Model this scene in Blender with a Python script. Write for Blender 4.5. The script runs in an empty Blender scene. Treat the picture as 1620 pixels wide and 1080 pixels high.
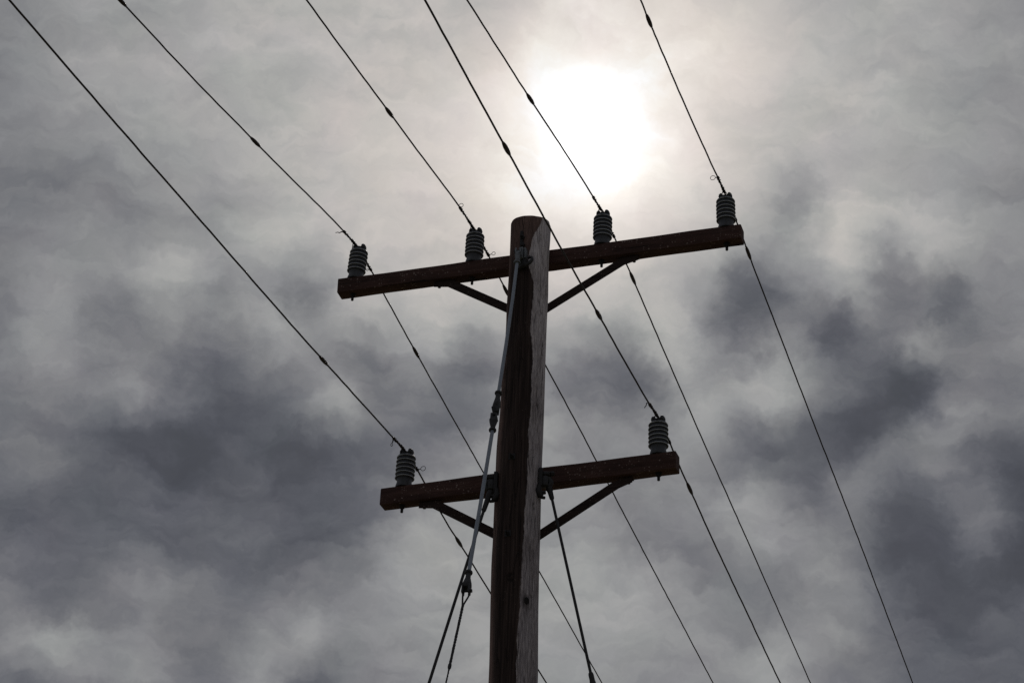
import bpy, bmesh, math, random
from mathutils import Vector, Matrix

random.seed(11)
R = math.radians
scene = bpy.context.scene
COL = scene.collection

# ------------------------------------------------------------------ camera
CAM_PITCH, CAM_ROLL = 31.0, 2.32
cam_data = bpy.data.cameras.new('camera')
cam_data.sensor_width = 36.0
cam_data.lens = 36.0 * 4000 / 1620          # short telephoto
cam_data.clip_start = 0.1
cam_data.clip_end = 3000
cam = bpy.data.objects.new('camera', cam_data)
COL.objects.link(cam)
p, r = R(CAM_PITCH), R(CAM_ROLL)
F = Vector((0, math.cos(p), math.sin(p)))
X = Vector((1, 0, 0))
U = X.cross(F)
RX = X * math.cos(r) + U * math.sin(r)
RU = U * math.cos(r) - X * math.sin(r)
m = Matrix((RX, RU, -F)).transposed().to_4x4()
m.translation = Vector((-0.0924, -14.010, 1.6))
cam.matrix_world = m
scene.camera = cam

# ------------------------------------------------------------------ light, sky, exposure
scene.view_settings.view_transform = 'Standard'
scene.view_settings.look = 'None'
scene.view_settings.exposure = 0.0
scene.view_settings.gamma = 1.0
scene.view_settings.use_curve_mapping = False
scene.cycles.use_denoising = False
scene.cycles.max_bounces = 6

SUN=(0.02758,0.80830,0.58813)
BLOBS=[
(0.14210,0.86056,0.48913,2.80,-26.8), (-0.06605,0.87164,0.48568,2.80,-35.2), (0.05238,0.85490,0.51615,2.80,-43.8),
(-0.15279,0.87893,0.45181,2.80,-18.3), (0.20168,0.89037,0.40813,2.80,-28.7), (0.09002,0.84184,0.53217,1.10,-25.5),
(0.02368,0.87152,0.48978,1.90,-8.7), (0.10910,0.81733,0.56575,2.80,-18.0), (-0.01694,0.86727,0.49755,1.10,-31.6),
(-0.09111,0.88519,0.45622,1.50,-13.1), (0.04596,0.85902,0.50987,0.80,-11.2), (0.19892,0.86480,0.46103,0.80,-41.2),
(-0.12086,0.86398,0.48880,1.10,-9.3), (-0.00262,0.91251,0.40906,2.80,13.7), (0.12204,0.84587,0.51923,0.80,-29.5),
(0.17121,0.83101,0.52926,0.80,-37.2), (-0.01226,0.78988,0.61314,2.80,-23.9), (-0.15411,0.90911,0.38700,2.00,-4.3),
(0.16686,0.86284,0.47715,0.80,8.9), (0.16665,0.88187,0.44105,1.10,-20.9), (0.06482,0.88572,0.45967,2.00,-10.4),
(0.10574,0.82163,0.56012,0.80,-26.3), (0.09831,0.86198,0.49731,0.80,27.9), (-0.17515,0.81832,0.54743,1.50,-13.6),
(-0.15914,0.78349,0.60069,2.80,19.0), (0.12869,0.82468,0.55076,0.80,18.6), (0.10135,0.86926,0.48385,0.80,-32.5),
(0.16584,0.82183,0.54507,0.80,18.2), (-0.07185,0.87031,0.48724,0.80,40.8), (0.14416,0.83071,0.53771,0.80,-25.7),
(0.15111,0.85040,0.50397,0.80,-24.5), (0.10091,0.91074,0.40047,0.80,18.2), (0.05733,0.85105,0.52194,0.80,24.9),
(-0.14850,0.85895,0.49005,0.80,12.2), (-0.07328,0.89878,0.43223,1.10,0.5), (-0.09312,0.85410,0.51170,0.80,24.6),
(-0.08070,0.84593,0.52716,0.80,-32.2), (-0.06443,0.85208,0.51942,0.80,16.2), (-0.07118,0.91672,0.39313,0.80,-19.6),
(-0.07443,0.91015,0.40753,0.80,20.8), (0.19948,0.87426,0.44259,0.80,-47.6), (0.19211,0.85901,0.47455,0.80,-28.3),
(0.12060,0.87226,0.47394,0.80,-20.4), (0.14673,0.88507,0.44173,0.80,-16.1), (0.12680,0.89041,0.43714,0.80,3.3),
(0.10009,0.89919,0.42595,0.80,-8.1), (0.00536,0.82883,0.55948,0.80,7.8), (0.07374,0.86606,0.49447,0.80,21.6),
(0.05494,0.82366,0.56442,1.10,1.4), (-0.12646,0.87413,0.46893,0.80,-22.9), (0.13598,0.87766,0.45959,0.80,16.6),
(-0.18147,0.84444,0.50398,0.80,18.7), (0.01988,0.88010,0.47437,0.80,-1.5), (0.16080,0.89321,0.41990,1.10,-15.0),
(-0.18309,0.86834,0.46094,0.80,9.8), (-0.09508,0.91411,0.39415,0.80,25.6), (0.15037,0.81737,0.55614,0.80,9.0),
(0.09278,0.84854,0.52093,0.80,2.8), (0.12407,0.90102,0.41567,0.80,11.6), (-0.02954,0.85638,0.51550,0.80,7.5),
(-0.00893,0.85486,0.51878,0.80,-17.8), (-0.14888,0.84843,0.50794,0.80,-8.2), (-0.19306,0.87890,0.43618,0.80,-9.0),
(-0.09953,0.90584,0.41175,0.80,-11.0), (0.12607,0.86289,0.48941,0.80,-20.8), (0.15620,0.87360,0.46090,0.80,-21.2),
(0.14679,0.85790,0.49240,0.80,-11.3), (0.16450,0.85041,0.49975,0.80,-40.1), (-0.10068,0.83427,0.54209,0.80,9.0),
(0.04114,0.86773,0.49534,1.10,-4.3), (0.13075,0.81706,0.56153,0.80,10.0), (-0.13260,0.84075,0.52494,0.80,23.0),
(-0.11556,0.84507,0.52202,0.80,-11.8), (-0.17417,0.83436,0.52299,1.10,13.5), (-0.16582,0.90410,0.39383,0.80,34.6),
(-0.13836,0.89859,0.41640,0.80,15.2), (-0.18725,0.89821,0.39769,0.80,24.5), (0.13384,0.84871,0.51165,0.80,-9.9),
(0.19703,0.82049,0.53663,1.20,-1.1), (0.08878,0.87381,0.47810,0.80,-17.1), (0.12260,0.87946,0.45991,0.80,-20.4),
(0.07558,0.89601,0.43756,0.80,-16.6), (-0.11480,0.82345,0.55566,0.80,-17.1), (-0.13900,0.90958,0.39158,0.80,28.0),
(0.00530,0.79252,0.60983,0.80,14.8), (-0.03153,0.87473,0.48358,0.80,-17.9), (-0.05775,0.88146,0.46871,1.10,-16.8),
(-0.05467,0.85958,0.50807,0.80,-17.7), (-0.01659,0.86237,0.50600,0.80,-14.6), (0.05048,0.89349,0.44624,0.80,-13.7),
(0.19116,0.84569,0.49827,0.80,-14.4), (-0.14682,0.87205,0.46687,0.80,-16.6), (-0.09504,0.87209,0.48002,0.80,-6.2),
(-0.15250,0.82311,0.54702,0.80,-10.5), (-0.05654,0.89402,0.44445,0.80,-21.1), (0.15031,0.84013,0.52114,0.80,-19.0),
(0.06678,0.85681,0.51128,0.80,16.9), (0.03164,0.84558,0.53291,0.80,13.0), (0.14114,0.86422,0.48291,0.80,-35.0),
(-0.03367,0.90000,0.43459,1.20,8.6), (0.04208,0.91197,0.40809,1.50,5.7), (0.02377,0.86645,0.49869,0.80,-14.7),
(0.09002,0.84184,0.53217,0.80,-26.9), (-0.19216,0.80797,0.55702,0.80,1.3), (0.01686,0.77995,0.62561,0.80,18.8),
(0.08236,0.85201,0.51700,0.80,-18.8), (-0.07879,0.89307,0.44297,0.80,-13.6), (-0.16080,0.81129,0.56210,0.80,2.7),
(0.10629,0.86260,0.49460,0.80,8.0), (0.16112,0.84130,0.51600,0.80,27.4), (0.18051,0.85443,0.48720,0.80,18.2),
(0.14913,0.86994,0.47007,0.80,15.7), (0.12662,0.83540,0.53486,0.80,26.5), (0.11978,0.84224,0.52564,0.80,-31.9),
(0.19141,0.87060,0.45323,0.80,32.3), (0.09562,0.88545,0.45479,1.10,12.6), (-0.13092,0.88897,0.43885,0.80,-8.1),
(-0.08099,0.87553,0.47632,0.80,-19.0), (-0.11073,0.86309,0.49277,1.10,-22.2), (0.05187,0.86107,0.50584,0.80,-14.6),
(-0.19844,0.82191,0.53394,0.80,-0.9), (-0.17059,0.89345,0.41551,0.80,-5.6), ]

SUNV = Vector(SUN).normalized()
sun_el = math.asin(SUNV.z)
sun_az = math.atan2(SUNV.x, SUNV.y)

sun_data = bpy.data.lights.new('sun', 'SUN')
sun_data.energy = 1.2
sun_data.angle = R(10)
sun_data.color = (1.0, 0.95, 0.88)
sun = bpy.data.objects.new('sun', sun_data)
sun.rotation_euler = (-SUNV).to_track_quat('-Z', 'Y').to_euler()
sun.location = (0, 0, 40)
COL.objects.link(sun)

world = bpy.data.worlds.new('World')
scene.world = world
world.use_nodes = True
nt = world.node_tree
nt.nodes.clear()


class NG:
    """small helper to write node graphs as expressions"""
    def __init__(self, tree):
        self.t = tree

    def node(self, kind, **kw):
        n = self.t.nodes.new(kind)
        for k, v in kw.items():
            setattr(n, k, v)
        return n

    def put(self, sock, v):
        if isinstance(v, bpy.types.NodeSocket):
            self.t.links.new(v, sock)
        elif v is not None:
            sock.default_value = v

    def math(self, op, a, b=None, c=None, clamp=False):
        n = self.node('ShaderNodeMath', operation=op, use_clamp=clamp)
        for i, v in enumerate((a, b, c)):
            self.put(n.inputs[i], v)
        return n.outputs[0]

    def vec(self, op, a, b=None, c=None, scale=None):
        n = self.node('ShaderNodeVectorMath', operation=op)
        for i, v in enumerate((a, b, c)):
            if v is not None:
                self.put(n.inputs[i], v)
        if scale is not None:
            self.put(n.inputs['Scale'], scale)
        return n.outputs['Value'] if op in ('DOT_PRODUCT', 'LENGTH', 'DISTANCE') else n.outputs['Vector']

    def noise(self, vec, scale, detail=4, rough=0.55, color=False, dist=0.0):
        n = self.node('ShaderNodeTexNoise')
        self.put(n.inputs['Vector'], vec)
        n.inputs['Scale'].default_value = scale
        n.inputs['Detail'].default_value = detail
        n.inputs['Roughness'].default_value = rough
        n.inputs['Distortion'].default_value = dist
        return n.outputs['Color'] if color else n.outputs[0]

    def ramp(self, fac, stops, interp='LINEAR'):
        n = self.node('ShaderNodeValToRGB')
        n.color_ramp.interpolation = interp
        el = n.color_ramp.elements
        while len(el) < len(stops):
            el.new(0.5)
        for e, (pos, c) in zip(el, stops):
            e.position = pos
            e.color = (*c, 1) if len(c) == 3 else c
        self.put(n.inputs[0], fac)
        return n.outputs[0]

    def mix(self, fac, a, b, mode='MIX'):
        n = self.node('ShaderNodeMix', data_type='RGBA', blend_type=mode)
        self.put(n.inputs[0], fac)
        for s, v in ((n.inputs[6], a), (n.inputs[7], b)):
            if isinstance(v, tuple) and len(v) == 3:
                v = (*v, 1)
            self.put(s, v)
        return n.outputs[2]

    def maprange(self, v, a, b, c=0.0, d=1.0, smooth=False):
        n = self.node('ShaderNodeMapRange')
        if smooth:
            n.interpolation_type = 'SMOOTHSTEP'
        self.put(n.inputs[0], v)
        for i, q in enumerate((a, b, c, d)):
            n.inputs[i + 1].default_value = q
        return n.outputs[0]


g = NG(nt)
direction = g.node('ShaderNodeTexCoord').outputs['Generated']
dn = g.vec('NORMALIZE', direction)
# clouds drift and curl: bend the look-up direction with two scales of noise
w1 = g.vec('SUBTRACT', g.noise(dn, 14.0, 3, 0.5, color=True), (0.5, 0.5, 0.5))
w2 = g.vec('SUBTRACT', g.noise(dn, 60.0, 4, 0.6, color=True), (0.5, 0.5, 0.5))
dw = g.vec('ADD', dn, g.vec('ADD', g.vec('SCALE', w1, scale=0.026), g.vec('SCALE', w2, scale=0.0195)))
w3 = g.vec('SUBTRACT', g.noise(dn, 150.0, 4, 0.6, color=True), (0.5, 0.5, 0.5))
dw = g.vec('ADD', dw, g.vec('SCALE', w3, scale=0.007))
dw = g.vec('NORMALIZE', dw)
theta = g.math('MULTIPLY', g.math('ARCCOSINE', g.math('MINIMUM', g.vec('DOT_PRODUCT', dn, tuple(SUNV)), 1.0)), 180 / math.pi)
# the disc is only a ragged bright patch in moving cloud
ragged = g.math('MULTIPLY', g.math('SUBTRACT', g.noise(dw, 26.0, 5, 0.6), 0.5), 1.5)
theta2 = g.math('MAXIMUM', g.math('ADD', theta, ragged), 0.0)
# thin cloud lights up around the sun behind it
halo = g.math('EXPONENT', g.math('MULTIPLY', g.math('POWER', g.math('DIVIDE', theta, 8.0), 1.6), -1.0))
core = g.math('EXPONENT', g.math('MULTIPLY', g.math('POWER', g.math('DIVIDE', theta2, 2.3), 2.0), -1.0))
tone = g.math('MULTIPLY_ADD', halo, 112.0, 120.0)
tone = g.math('MULTIPLY_ADD', core, 38.0, tone)
# the cloud masses of this sky: soft thick (darker) and thin (lighter) places
for bx, by, bz, s, a in BLOBS:
    c = Vector((bx, by, bz)).normalized()
    k = 2.0 / R(s) ** 2
    e = g.math('EXPONENT', g.math('MULTIPLY_ADD', g.vec('DOT_PRODUCT', dw, tuple(c)), k, -k))
    tone = g.math('MULTIPLY_ADD', e, a, tone)
big = g.math('SUBTRACT', g.noise(dw, 5.0, 3, 0.5), 0.5)
# wind draws the cloud out into slanting streaks
wind = g.node('ShaderNodeMapping')
g.put(wind.inputs[0], dw)
wind.inputs['Rotation'].default_value = (0, R(32), 0)
wind.inputs['Scale'].default_value = (0.55, 1.0, 1.35)
streak = wind.outputs[0]
mid = g.math('SUBTRACT', g.noise(streak, 30.0, 5, 0.55), 0.5)
fine = g.math('SUBTRACT', g.noise(streak, 100.0, 5, 0.6), 0.5)
tone = g.math('MULTIPLY_ADD', big, 26.0, tone)
tone = g.math('MULTIPLY_ADD', mid, 48.0, tone)
tone = g.math('MULTIPLY_ADD', fine, 27.0, tone)
tone = g.math('SUBTRACT', tone, g.math('MULTIPLY', g.maprange(tone, 185.0, 95.0), 16.0))
tone = g.math('SMOOTH_MAX', tone, 72.0, 28.0)
lin = g.math('POWER', g.math('DIVIDE', tone, 255.0), 2.2)
for rad_, amp_ in ((2.0, 0.10), (0.7, 2.0)):
    hot = g.math('EXPONENT', g.math('MULTIPLY', g.math('POWER', g.math('DIVIDE', theta2, rad_), 2.0), -1.0))
    lin = g.math('MULTIPLY_ADD', hot, amp_, lin)
# overcast zenith brightening, boost added above the view to light the pole front
elev = g.node('ShaderNodeSeparateXYZ')
g.put(elev.inputs[0], dn)
lin = g.math('MULTIPLY', lin, g.maprange(elev.outputs[2], 0.62, 1.0, 1.0, 1.55, smooth=True))
# a second thin place in the cloud just below the sun lets its glare through
low = Vector((0.0406, 0.8185, 0.5731)).normalized()
k = 2.0 / R(1.25) ** 2
lin = g.math('MULTIPLY_ADD', g.math('EXPONENT', g.math('MULTIPLY_ADD', g.vec('DOT_PRODUCT', dw, tuple(low)), k, -k)), 0.12, lin)
tintfac = g.maprange(tone, 80.0, 255.0)
tint = g.ramp(tintfac, [((t - 80) / 175, c) for t, c in (
    (80, (0.925, 0.984, 1.185)), (120, (0.975, 0.990, 1.055)), (148, (0.990, 1.003, 1.01)), (168, (1.010, 1.003, 0.98)),
    (190, (1.055, 0.996, 0.947)), (210, (1.072, 0.992, 0.925)), (230, (1.06, 0.995, 0.93)), (246, (1.0, 1.0, 0.995)))])
hue = g.noise(dw, 40.0, 2, 0.5, color=True)
tint = g.mix(0.05, tint, g.vec('ADD', hue, (0.5, 0.5, 0.5)), 'MULTIPLY')
cloud = g.node('ShaderNodeBackground')
g.put(cloud.inputs[0], g.vec('SCALE', tint, scale=lin))
cloud.inputs[1].default_value = 1.0
clear = g.node('ShaderNodeBackground')
sky = g.node('ShaderNodeTexSky', sky_type='NISHITA', sun_disc=False)
sky.sun_elevation = sun_el
sky.sun_rotation = sun_az
g.put(clear.inputs[0], sky.outputs[0])
clear.inputs[1].default_value = 0.05
opacity = g.math('ADD', 0.99, g.math('MULTIPLY', mid, 0.012), clamp=True)
ms = g.node('ShaderNodeMixShader')
g.put(ms.inputs[0], opacity)
g.put(ms.inputs[1], clear.outputs[0])
g.put(ms.inputs[2], cloud.outputs[0])
out = g.node('ShaderNodeOutputWorld')
g.put(out.inputs[0], ms.outputs[0])

# ------------------------------------------------------------------ helpers
def tag(o, label=None, category=None, group=None, kind=None):
    for k, v in (('label', label), ('category', category), ('group', group), ('kind', kind)):
        if v:
            o[k] = v
    return o


def empty(name, loc=(0, 0, 0), parent=None):
    o = bpy.data.objects.new(name, None)
    o.empty_display_size = 0.2
    o.location = loc
    o.parent = parent
    COL.objects.link(o)
    return o


def link(name, bm, mats, parent=None, smooth=True, loc=(0, 0, 0), rot=(0, 0, 0), sharp=40):
    me = bpy.data.meshes.new(name)
    bmesh.ops.recalc_face_normals(bm, faces=bm.faces)
    bm.to_mesh(me)
    bm.free()
    for mt in (mats if isinstance(mats, (list, tuple)) else [mats]):
        me.materials.append(mt)
    if smooth:
        for f in me.polygons:
            f.use_smooth = True
        me.set_sharp_from_angle(angle=R(sharp))
    o = bpy.data.objects.new(name, me)
    o.parent = parent
    o.location = loc
    o.rotation_euler = rot
    COL.objects.link(o)
    return o


def copy_part(o, parent):
    c = o.copy()
    COL.objects.link(c)
    c.parent = parent
    for ch in list(o.children):
        copy_part(ch, c)
    return c


def box(bm, lo, hi, mat=Matrix(), bevel=0.0, seg=1, mi=0):
    xs, ys, zs = zip(lo, hi)
    v = [bm.verts.new(mat @ Vector((xs[i & 1], ys[(i >> 1) & 1], zs[(i >> 2) & 1]))) for i in range(8)]
    fs = [bm.faces.new([v[i] for i in q]) for q in ((0, 2, 3, 1), (4, 5, 7, 6), (0, 1, 5, 4), (2, 6, 7, 3), (0, 4, 6, 2), (1, 3, 7, 5))]
    for f in fs:
        f.material_index = mi
    if bevel:
        ed = list({e for f in fs for e in f.edges})
        bmesh.ops.bevel(bm, geom=ed, offset=bevel, segments=seg, affect='EDGES', profile=0.5)


def frame_from(d, hint=Vector((0, 0, 1))):
    d = Vector(d).normalized()
    if abs(d.dot(hint)) > 0.97:
        hint = Vector((1, 0, 0))
    a = hint.cross(d).normalized()
    b = d.cross(a)
    return a, b, d


def tube(bm, pts, rad, seg=8, caps=True, mi=0):
    """swept tube along pts with one radius or a radius per point, frames carried along"""
    pts = [Vector(q) for q in pts]
    n = len(pts)
    rs = rad if isinstance(rad, (list, tuple)) else [rad] * n
    a = None
    rings = []
    for i in range(n):
        d = (pts[min(i + 1, n - 1)] - pts[max(i - 1, 0)]).normalized()
        if a is None:
            a, b, _ = frame_from(d)
        else:
            a = (a - d * a.dot(d)).normalized()
            b = d.cross(a)
        rings.append([bm.verts.new(pts[i] + (a * math.cos(t) + b * math.sin(t)) * rs[i])
                      for t in (2 * math.pi * k / seg for k in range(seg))])
    for r0, r1 in zip(rings, rings[1:]):
        for k in range(seg):
            f = bm.faces.new((r0[k], r0[(k + 1) % seg], r1[(k + 1) % seg], r1[k]))
            f.material_index = mi
    if caps:
        bm.faces.new(rings[0][::-1]).material_index = mi
        bm.faces.new(rings[-1]).material_index = mi


def lathe(bm, prof, seg=40, mat=Matrix(), mi=None):
    """profile of (radius, z); mi(i) gives the material of band i"""
    rings = []
    for rr, z in prof:
        rings.append([bm.verts.new(mat @ Vector((rr * math.cos(t), rr * math.sin(t), z)))
                      for t in (2 * math.pi * k / seg for k in range(seg))])
    for i, (r0, r1) in enumerate(zip(rings, rings[1:])):
        for k in range(seg):
            f = bm.faces.new((r0[k], r0[(k + 1) % seg], r1[(k + 1) % seg], r1[k]))
            f.material_index = mi(i) if mi else 0
    bm.faces.new(rings[0][::-1])
    bm.faces.new(rings[-1])


def axis_matrix(a, b):
    """matrix whose z runs from a towards b, origin at a"""
    a, b = Vector(a), Vector(b)
    e1, e2, d = frame_from(b - a)
    mm = Matrix((e1, e2, d)).transposed().to_4x4()
    mm.translation = a
    return mm


def ring_pts(c, e1, e2, rad, n=18, t0=0.0, sweep=2 * math.pi, sx=1.0):
    return [c + (e1 * math.cos(t0 + sweep * k / n) * sx + e2 * math.sin(t0 + sweep * k / n)) * rad for k in range(n + 1)]


# ------------------------------------------------------------------ materials
def new_mat(name):
    mt = bpy.data.materials.new(name)
    mt.use_nodes = True
    t = mt.node_tree
    t.nodes.clear()
    h = NG(t)
    bs = h.node('ShaderNodeBsdfPrincipled')
    o = h.node('ShaderNodeOutputMaterial')
    h.put(o.inputs[0], bs.outputs[0])
    return mt, h, bs


def bump(h, bs, height, strength=0.4, dist=0.01):
    b = h.node('ShaderNodeBump')
    b.inputs['Strength'].default_value = strength
    b.inputs['Distance'].default_value = dist
    h.put(b.inputs['Height'], height)
    h.put(bs.inputs['Normal'], b.outputs[0])


def pole_wood():
    mt, h, bs = new_mat('creosoted_pole_wood')
    P = h.node('ShaderNodeTexCoord').outputs['Object']
    sep = h.node('ShaderNodeSeparateXYZ')
    h.put(sep.inputs[0], P)
    x, y, z = sep.outputs
    ang = h.math('MULTIPLY', h.math('ARCTAN2', h.math('ADD', x, 0.012), h.math('MULTIPLY', y, -1.0)), 180 / math.pi)
    along = h.vec('MULTIPLY', P, (1, 1, 0.05))
    # edge of the bleached face wanders down the pole
    fc = h.node('ShaderNodeFloatCurve')
    cv = fc.mapping.curves[0]
    pts = [(7.0, 8), (7.6, 8), (8.3, 14), (8.9, 19), (9.3, 20), (9.65, 23), (9.9, 22), (10.08, 15), (10.3, 19), (10.45, 13), (10.56, 4), (10.65, 5), (10.75, 15), (10.83, 27), (10.9, 36)]
    while len(cv.points) < len(pts):
        cv.points.new(0.5, 0.5)
    for q, (zz, v) in zip(cv.points, pts):
        q.location = ((zz - 7.0) / 4.0, v / 60.0)
        q.handle_type = 'AUTO_CLAMPED'
    fc.mapping.update()
    h.put(fc.inputs['Value'], h.maprange(z, 7.0, 11.0))
    edge = h.math('MULTIPLY', fc.outputs[0], 60.0)
    wob = h.math('MULTIPLY', h.math('SUBTRACT', h.noise(h.vec('MULTIPLY', P, (1, 1, 0.35)), 22.0, 5, 0.65), 0.5), 16.0)
    d = h.math('ADD', h.math('SUBTRACT', ang, edge), wob)
    bleached = h.math('MULTIPLY', h.maprange(d, -1.5, 2.0, smooth=True), h.maprange(d, 118.0, 130.0, 1.0, 0.0, smooth=True))
    # grain
    grain = h.noise(along, 210.0, 6, 0.65)
    grain2 = h.noise(h.vec('MULTIPLY', P, (1, 1, 0.018)), 95.0, 4, 0.6, dist=0.4)
    blot = h.noise(h.vec('MULTIPLY', P, (1, 1, 0.3)), 9.0, 5, 0.6)
    grey = h.ramp(grain, [(0.32, (0.085, 0.072, 0.080)), (0.5, (0.27, 0.243, 0.265)), (0.68, (0.53, 0.485, 0.51))])
    grey2 = h.ramp(grain, [(0.32, (0.20, 0.172, 0.182)), (0.5, (0.58, 0.535, 0.56)), (0.68, (0.84, 0.79, 0.81))])
    grey = h.mix(h.maprange(h.math('ADD', z, h.math('MULTIPLY', wob, 0.03)), 8.6, 10.5, 0.12, 0.95), grey, grey2)  # paler towards the top: weathering plus lens glare painted into the grey
    grey = h.mix(h.maprange(blot, 0.48, 0.75, 0.0, 0.8), grey, (0.17, 0.14, 0.14))
    dark = h.ramp(grain2, [(0.3, (0.011, 0.0075, 0.0075)), (0.5, (0.034, 0.0225, 0.0205)), (0.7, (0.080, 0.056, 0.050))])
    red = h.ramp(grain, [(0.3, (0.085, 0.050, 0.044)), (0.7, (0.34, 0.225, 0.20))])
    reddish = h.math('MAXIMUM', h.maprange(h.math('ADD', ang, h.math('MULTIPLY', wob, 1.5)), -46.0, -75.0, smooth=True),
                     h.math('MULTIPLY', h.maprange(h.math('ADD', z, h.math('MULTIPLY', wob, 0.012)), 10.5, 10.75), 0.8))
    dark = h.mix(h.math('MULTIPLY', reddish, h.maprange(blot, 0.3, 0.6, 0.35, 1.0)), dark, red)
    # swirling contour lines of the growth rings where the face has weathered
    ringn = h.noise(h.vec('MULTIPLY', P, (1, 1, 0.14)), 26.0, 3, 0.55, dist=1.4)
    line = h.math('ABSOLUTE', h.math('SUBTRACT', h.math('FRACT', h.math('MULTIPLY', ringn, 9.0)), 0.5))
    line = h.maprange(line, 0.0, 0.13, 1.0, 0.0)
    grey = h.mix(h.math('MULTIPLY', line, h.maprange(blot, 0.35, 0.6, 0.15, 0.7)), grey, (0.075, 0.06, 0.062))
    # a pale ragged rim where the crust has flaked back
    rim = h.math('MULTIPLY', h.maprange(h.math('ABSOLUTE', h.math('SUBTRACT', d, 2.5)), 0.0, 3.0, 1.0, 0.0), h.maprange(h.noise(P, 11.0, 3, 0.6), 0.45, 0.6))
    grey = h.mix(h.math('MULTIPLY', rim, 0.5), grey, (0.6, 0.54, 0.54))
    col = h.mix(bleached, dark, grey)
    # drying checks: thin dark lines along the grain
    vor = h.node('ShaderNodeTexVoronoi', feature='DISTANCE_TO_EDGE')
    h.put(vor.inputs['Vector'], h.vec('ADD', h.vec('MULTIPLY', P, (1, 1, 0.055)), h.vec('SCALE', h.noise(P, 14.0, 3, 0.6, color=True), scale=0.012)))
    vor.inputs['Scale'].default_value = 34.0
    crack = h.math('MULTIPLY', h.maprange(vor.outputs['Distance'], 0.0, 0.055, 1.0, 0.0), h.maprange(h.noise(h.vec('MULTIPLY', P, (1, 1, 0.25)), 16.0, 3, 0.5), 0.5, 0.62))
    col = h.mix(h.math('MULTIPLY', crack, 0.85), col, (0.006, 0.004, 0.004))
    # pale flecks of lichen and chipped wood
    fl = h.noise(h.vec('MULTIPLY', P, (1, 1, 0.5)), 140.0, 3, 0.6)
    fleck = h.math('MULTIPLY', h.maprange(fl, 0.68, 0.74), h.maprange(blot, 0.35, 0.6))
    col = h.mix(h.math('MULTIPLY', fleck, 0.7), col, (0.36, 0.28, 0.25))
    # knot swirl in the bleached face
    kn = h.vec('LENGTH', h.vec('MULTIPLY', h.vec('SUBTRACT', P, (0.055, -0.13, 8.12)), (1, 0.6, 0.55)))
    col = h.mix(h.maprange(kn, 0.018, 0.032, 0.55, 0.0), col, (0.012, 0.008, 0.008))
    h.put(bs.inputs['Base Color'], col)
    bs.inputs['Roughness'].default_value = 0.88
    bs.inputs['Specular IOR Level'].default_value = 0.25
    hgt = h.math('SUBTRACT', h.math('ADD', h.math('MULTIPLY', grain, 0.6), h.math('MULTIPLY', grain2, 0.4)), h.math('MULTIPLY', crack, 1.3))
    bump(h, bs, hgt, 0.7, 0.006)
    return mt


def arm_wood(name, dark_, mid_, light_, fleck_amount=1.0):
    mt, h, bs = new_mat(name)
    P = h.node('ShaderNodeTexCoord').outputs['Object']
    al = h.vec('MULTIPLY', P, (0.05, 1, 1))
    grain = h.noise(al, 150.0, 6, 0.65)
    band = h.noise(h.vec('MULTIPLY', P, (0.02, 1, 1)), 42.0, 3, 0.5, dist=0.3)
    blot = h.noise(h.vec('MULTIPLY', P, (0.4, 1, 1)), 8.0, 4, 0.6)
    f = h.math('ADD', h.math('MULTIPLY', grain, 0.6), h.math('MULTIPLY', band, 0.4))
    col = h.ramp(f, [(0.3, dark_), (0.5, mid_), (0.72, light_)])
    col = h.mix(h.maprange(blot, 0.45, 0.75, 0.0, 0.7), col, tuple(c * 0.55 for c in dark_))
    # pale crust of lichen: many small spots, thicker in patches
    v = h.node('ShaderNodeTexVoronoi', feature='F1')
    h.put(v.inputs['Vector'], h.vec('ADD', P, h.vec('SCALE', h.noise(P, 90.0, 2, 0.5, color=True), scale=0.01)))
    v.inputs['Scale'].default_value = 62.0
    keep = h.node('ShaderNodeSeparateColor')
    h.put(keep.inputs[0], v.outputs['Color'])
    size = h.maprange(keep.outputs[0], 0.35, 1.0, 0.0, 0.36)
    spot = h.math('MULTIPLY', h.math('LESS_THAN', v.outputs['Distance'], size), h.maprange(h.noise(P, 7.0, 4, 0.6), 0.40, 0.62, 0.06, 0.62))
    col = h.mix(h.math('MULTIPLY', spot, fleck_amount), col, (0.36, 0.29, 0.27))
    ck = h.math('MULTIPLY', h.maprange(h.noise(h.vec('MULTIPLY', P, (0.015, 1, 1)), 70.0, 2, 0.5), 0.6, 0.64), h.maprange(h.noise(h.vec('MULTIPLY', P, (0.3, 1, 1)), 9.0, 2, 0.5), 0.5, 0.6))
    col = h.mix(h.math('MULTIPLY', ck, 0.8), col, (0.004, 0.003, 0.003))
    h.put(bs.inputs['Base Color'], col)
    bs.inputs['Roughness'].default_value = 0.85
    bs.inputs['Specular IOR Level'].default_value = 0.25
    bump(h, bs, h.math('SUBTRACT', f, ck), 0.5, 0.005)
    return mt


def plain(name, col, rough=0.5, metal=0.0, var=0.35, scale=60.0, bumpy=0.15, coat=0.0, dirt=None):
    mt, h, bs = new_mat(name)
    P = h.node('ShaderNodeTexCoord').outputs['Object']
    n = h.noise(P, scale, 4, 0.6)
    c = h.ramp(n, [(0.25, tuple(q * (1 - var) for q in col)), (0.75, tuple(min(1, q * (1 + var)) for q in col))])
    if dirt:
        c = h.mix(h.maprange(h.noise(P, scale * 0.35, 4, 0.65), 0.48, 0.66), c, dirt)
    h.put(bs.inputs['Base Color'], c)
    h.put(bs.inputs['Roughness'], h.maprange(n, 0.3, 0.7, rough - 0.08, rough + 0.12))
    bs.inputs['Metallic'].default_value = metal
    bs.inputs['Coat Weight'].default_value = coat
    bs.inputs['Coat Roughness'].default_value = 0.12
    if bumpy:
        bump(h, bs, n, bumpy, 0.002)
    return mt


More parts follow.
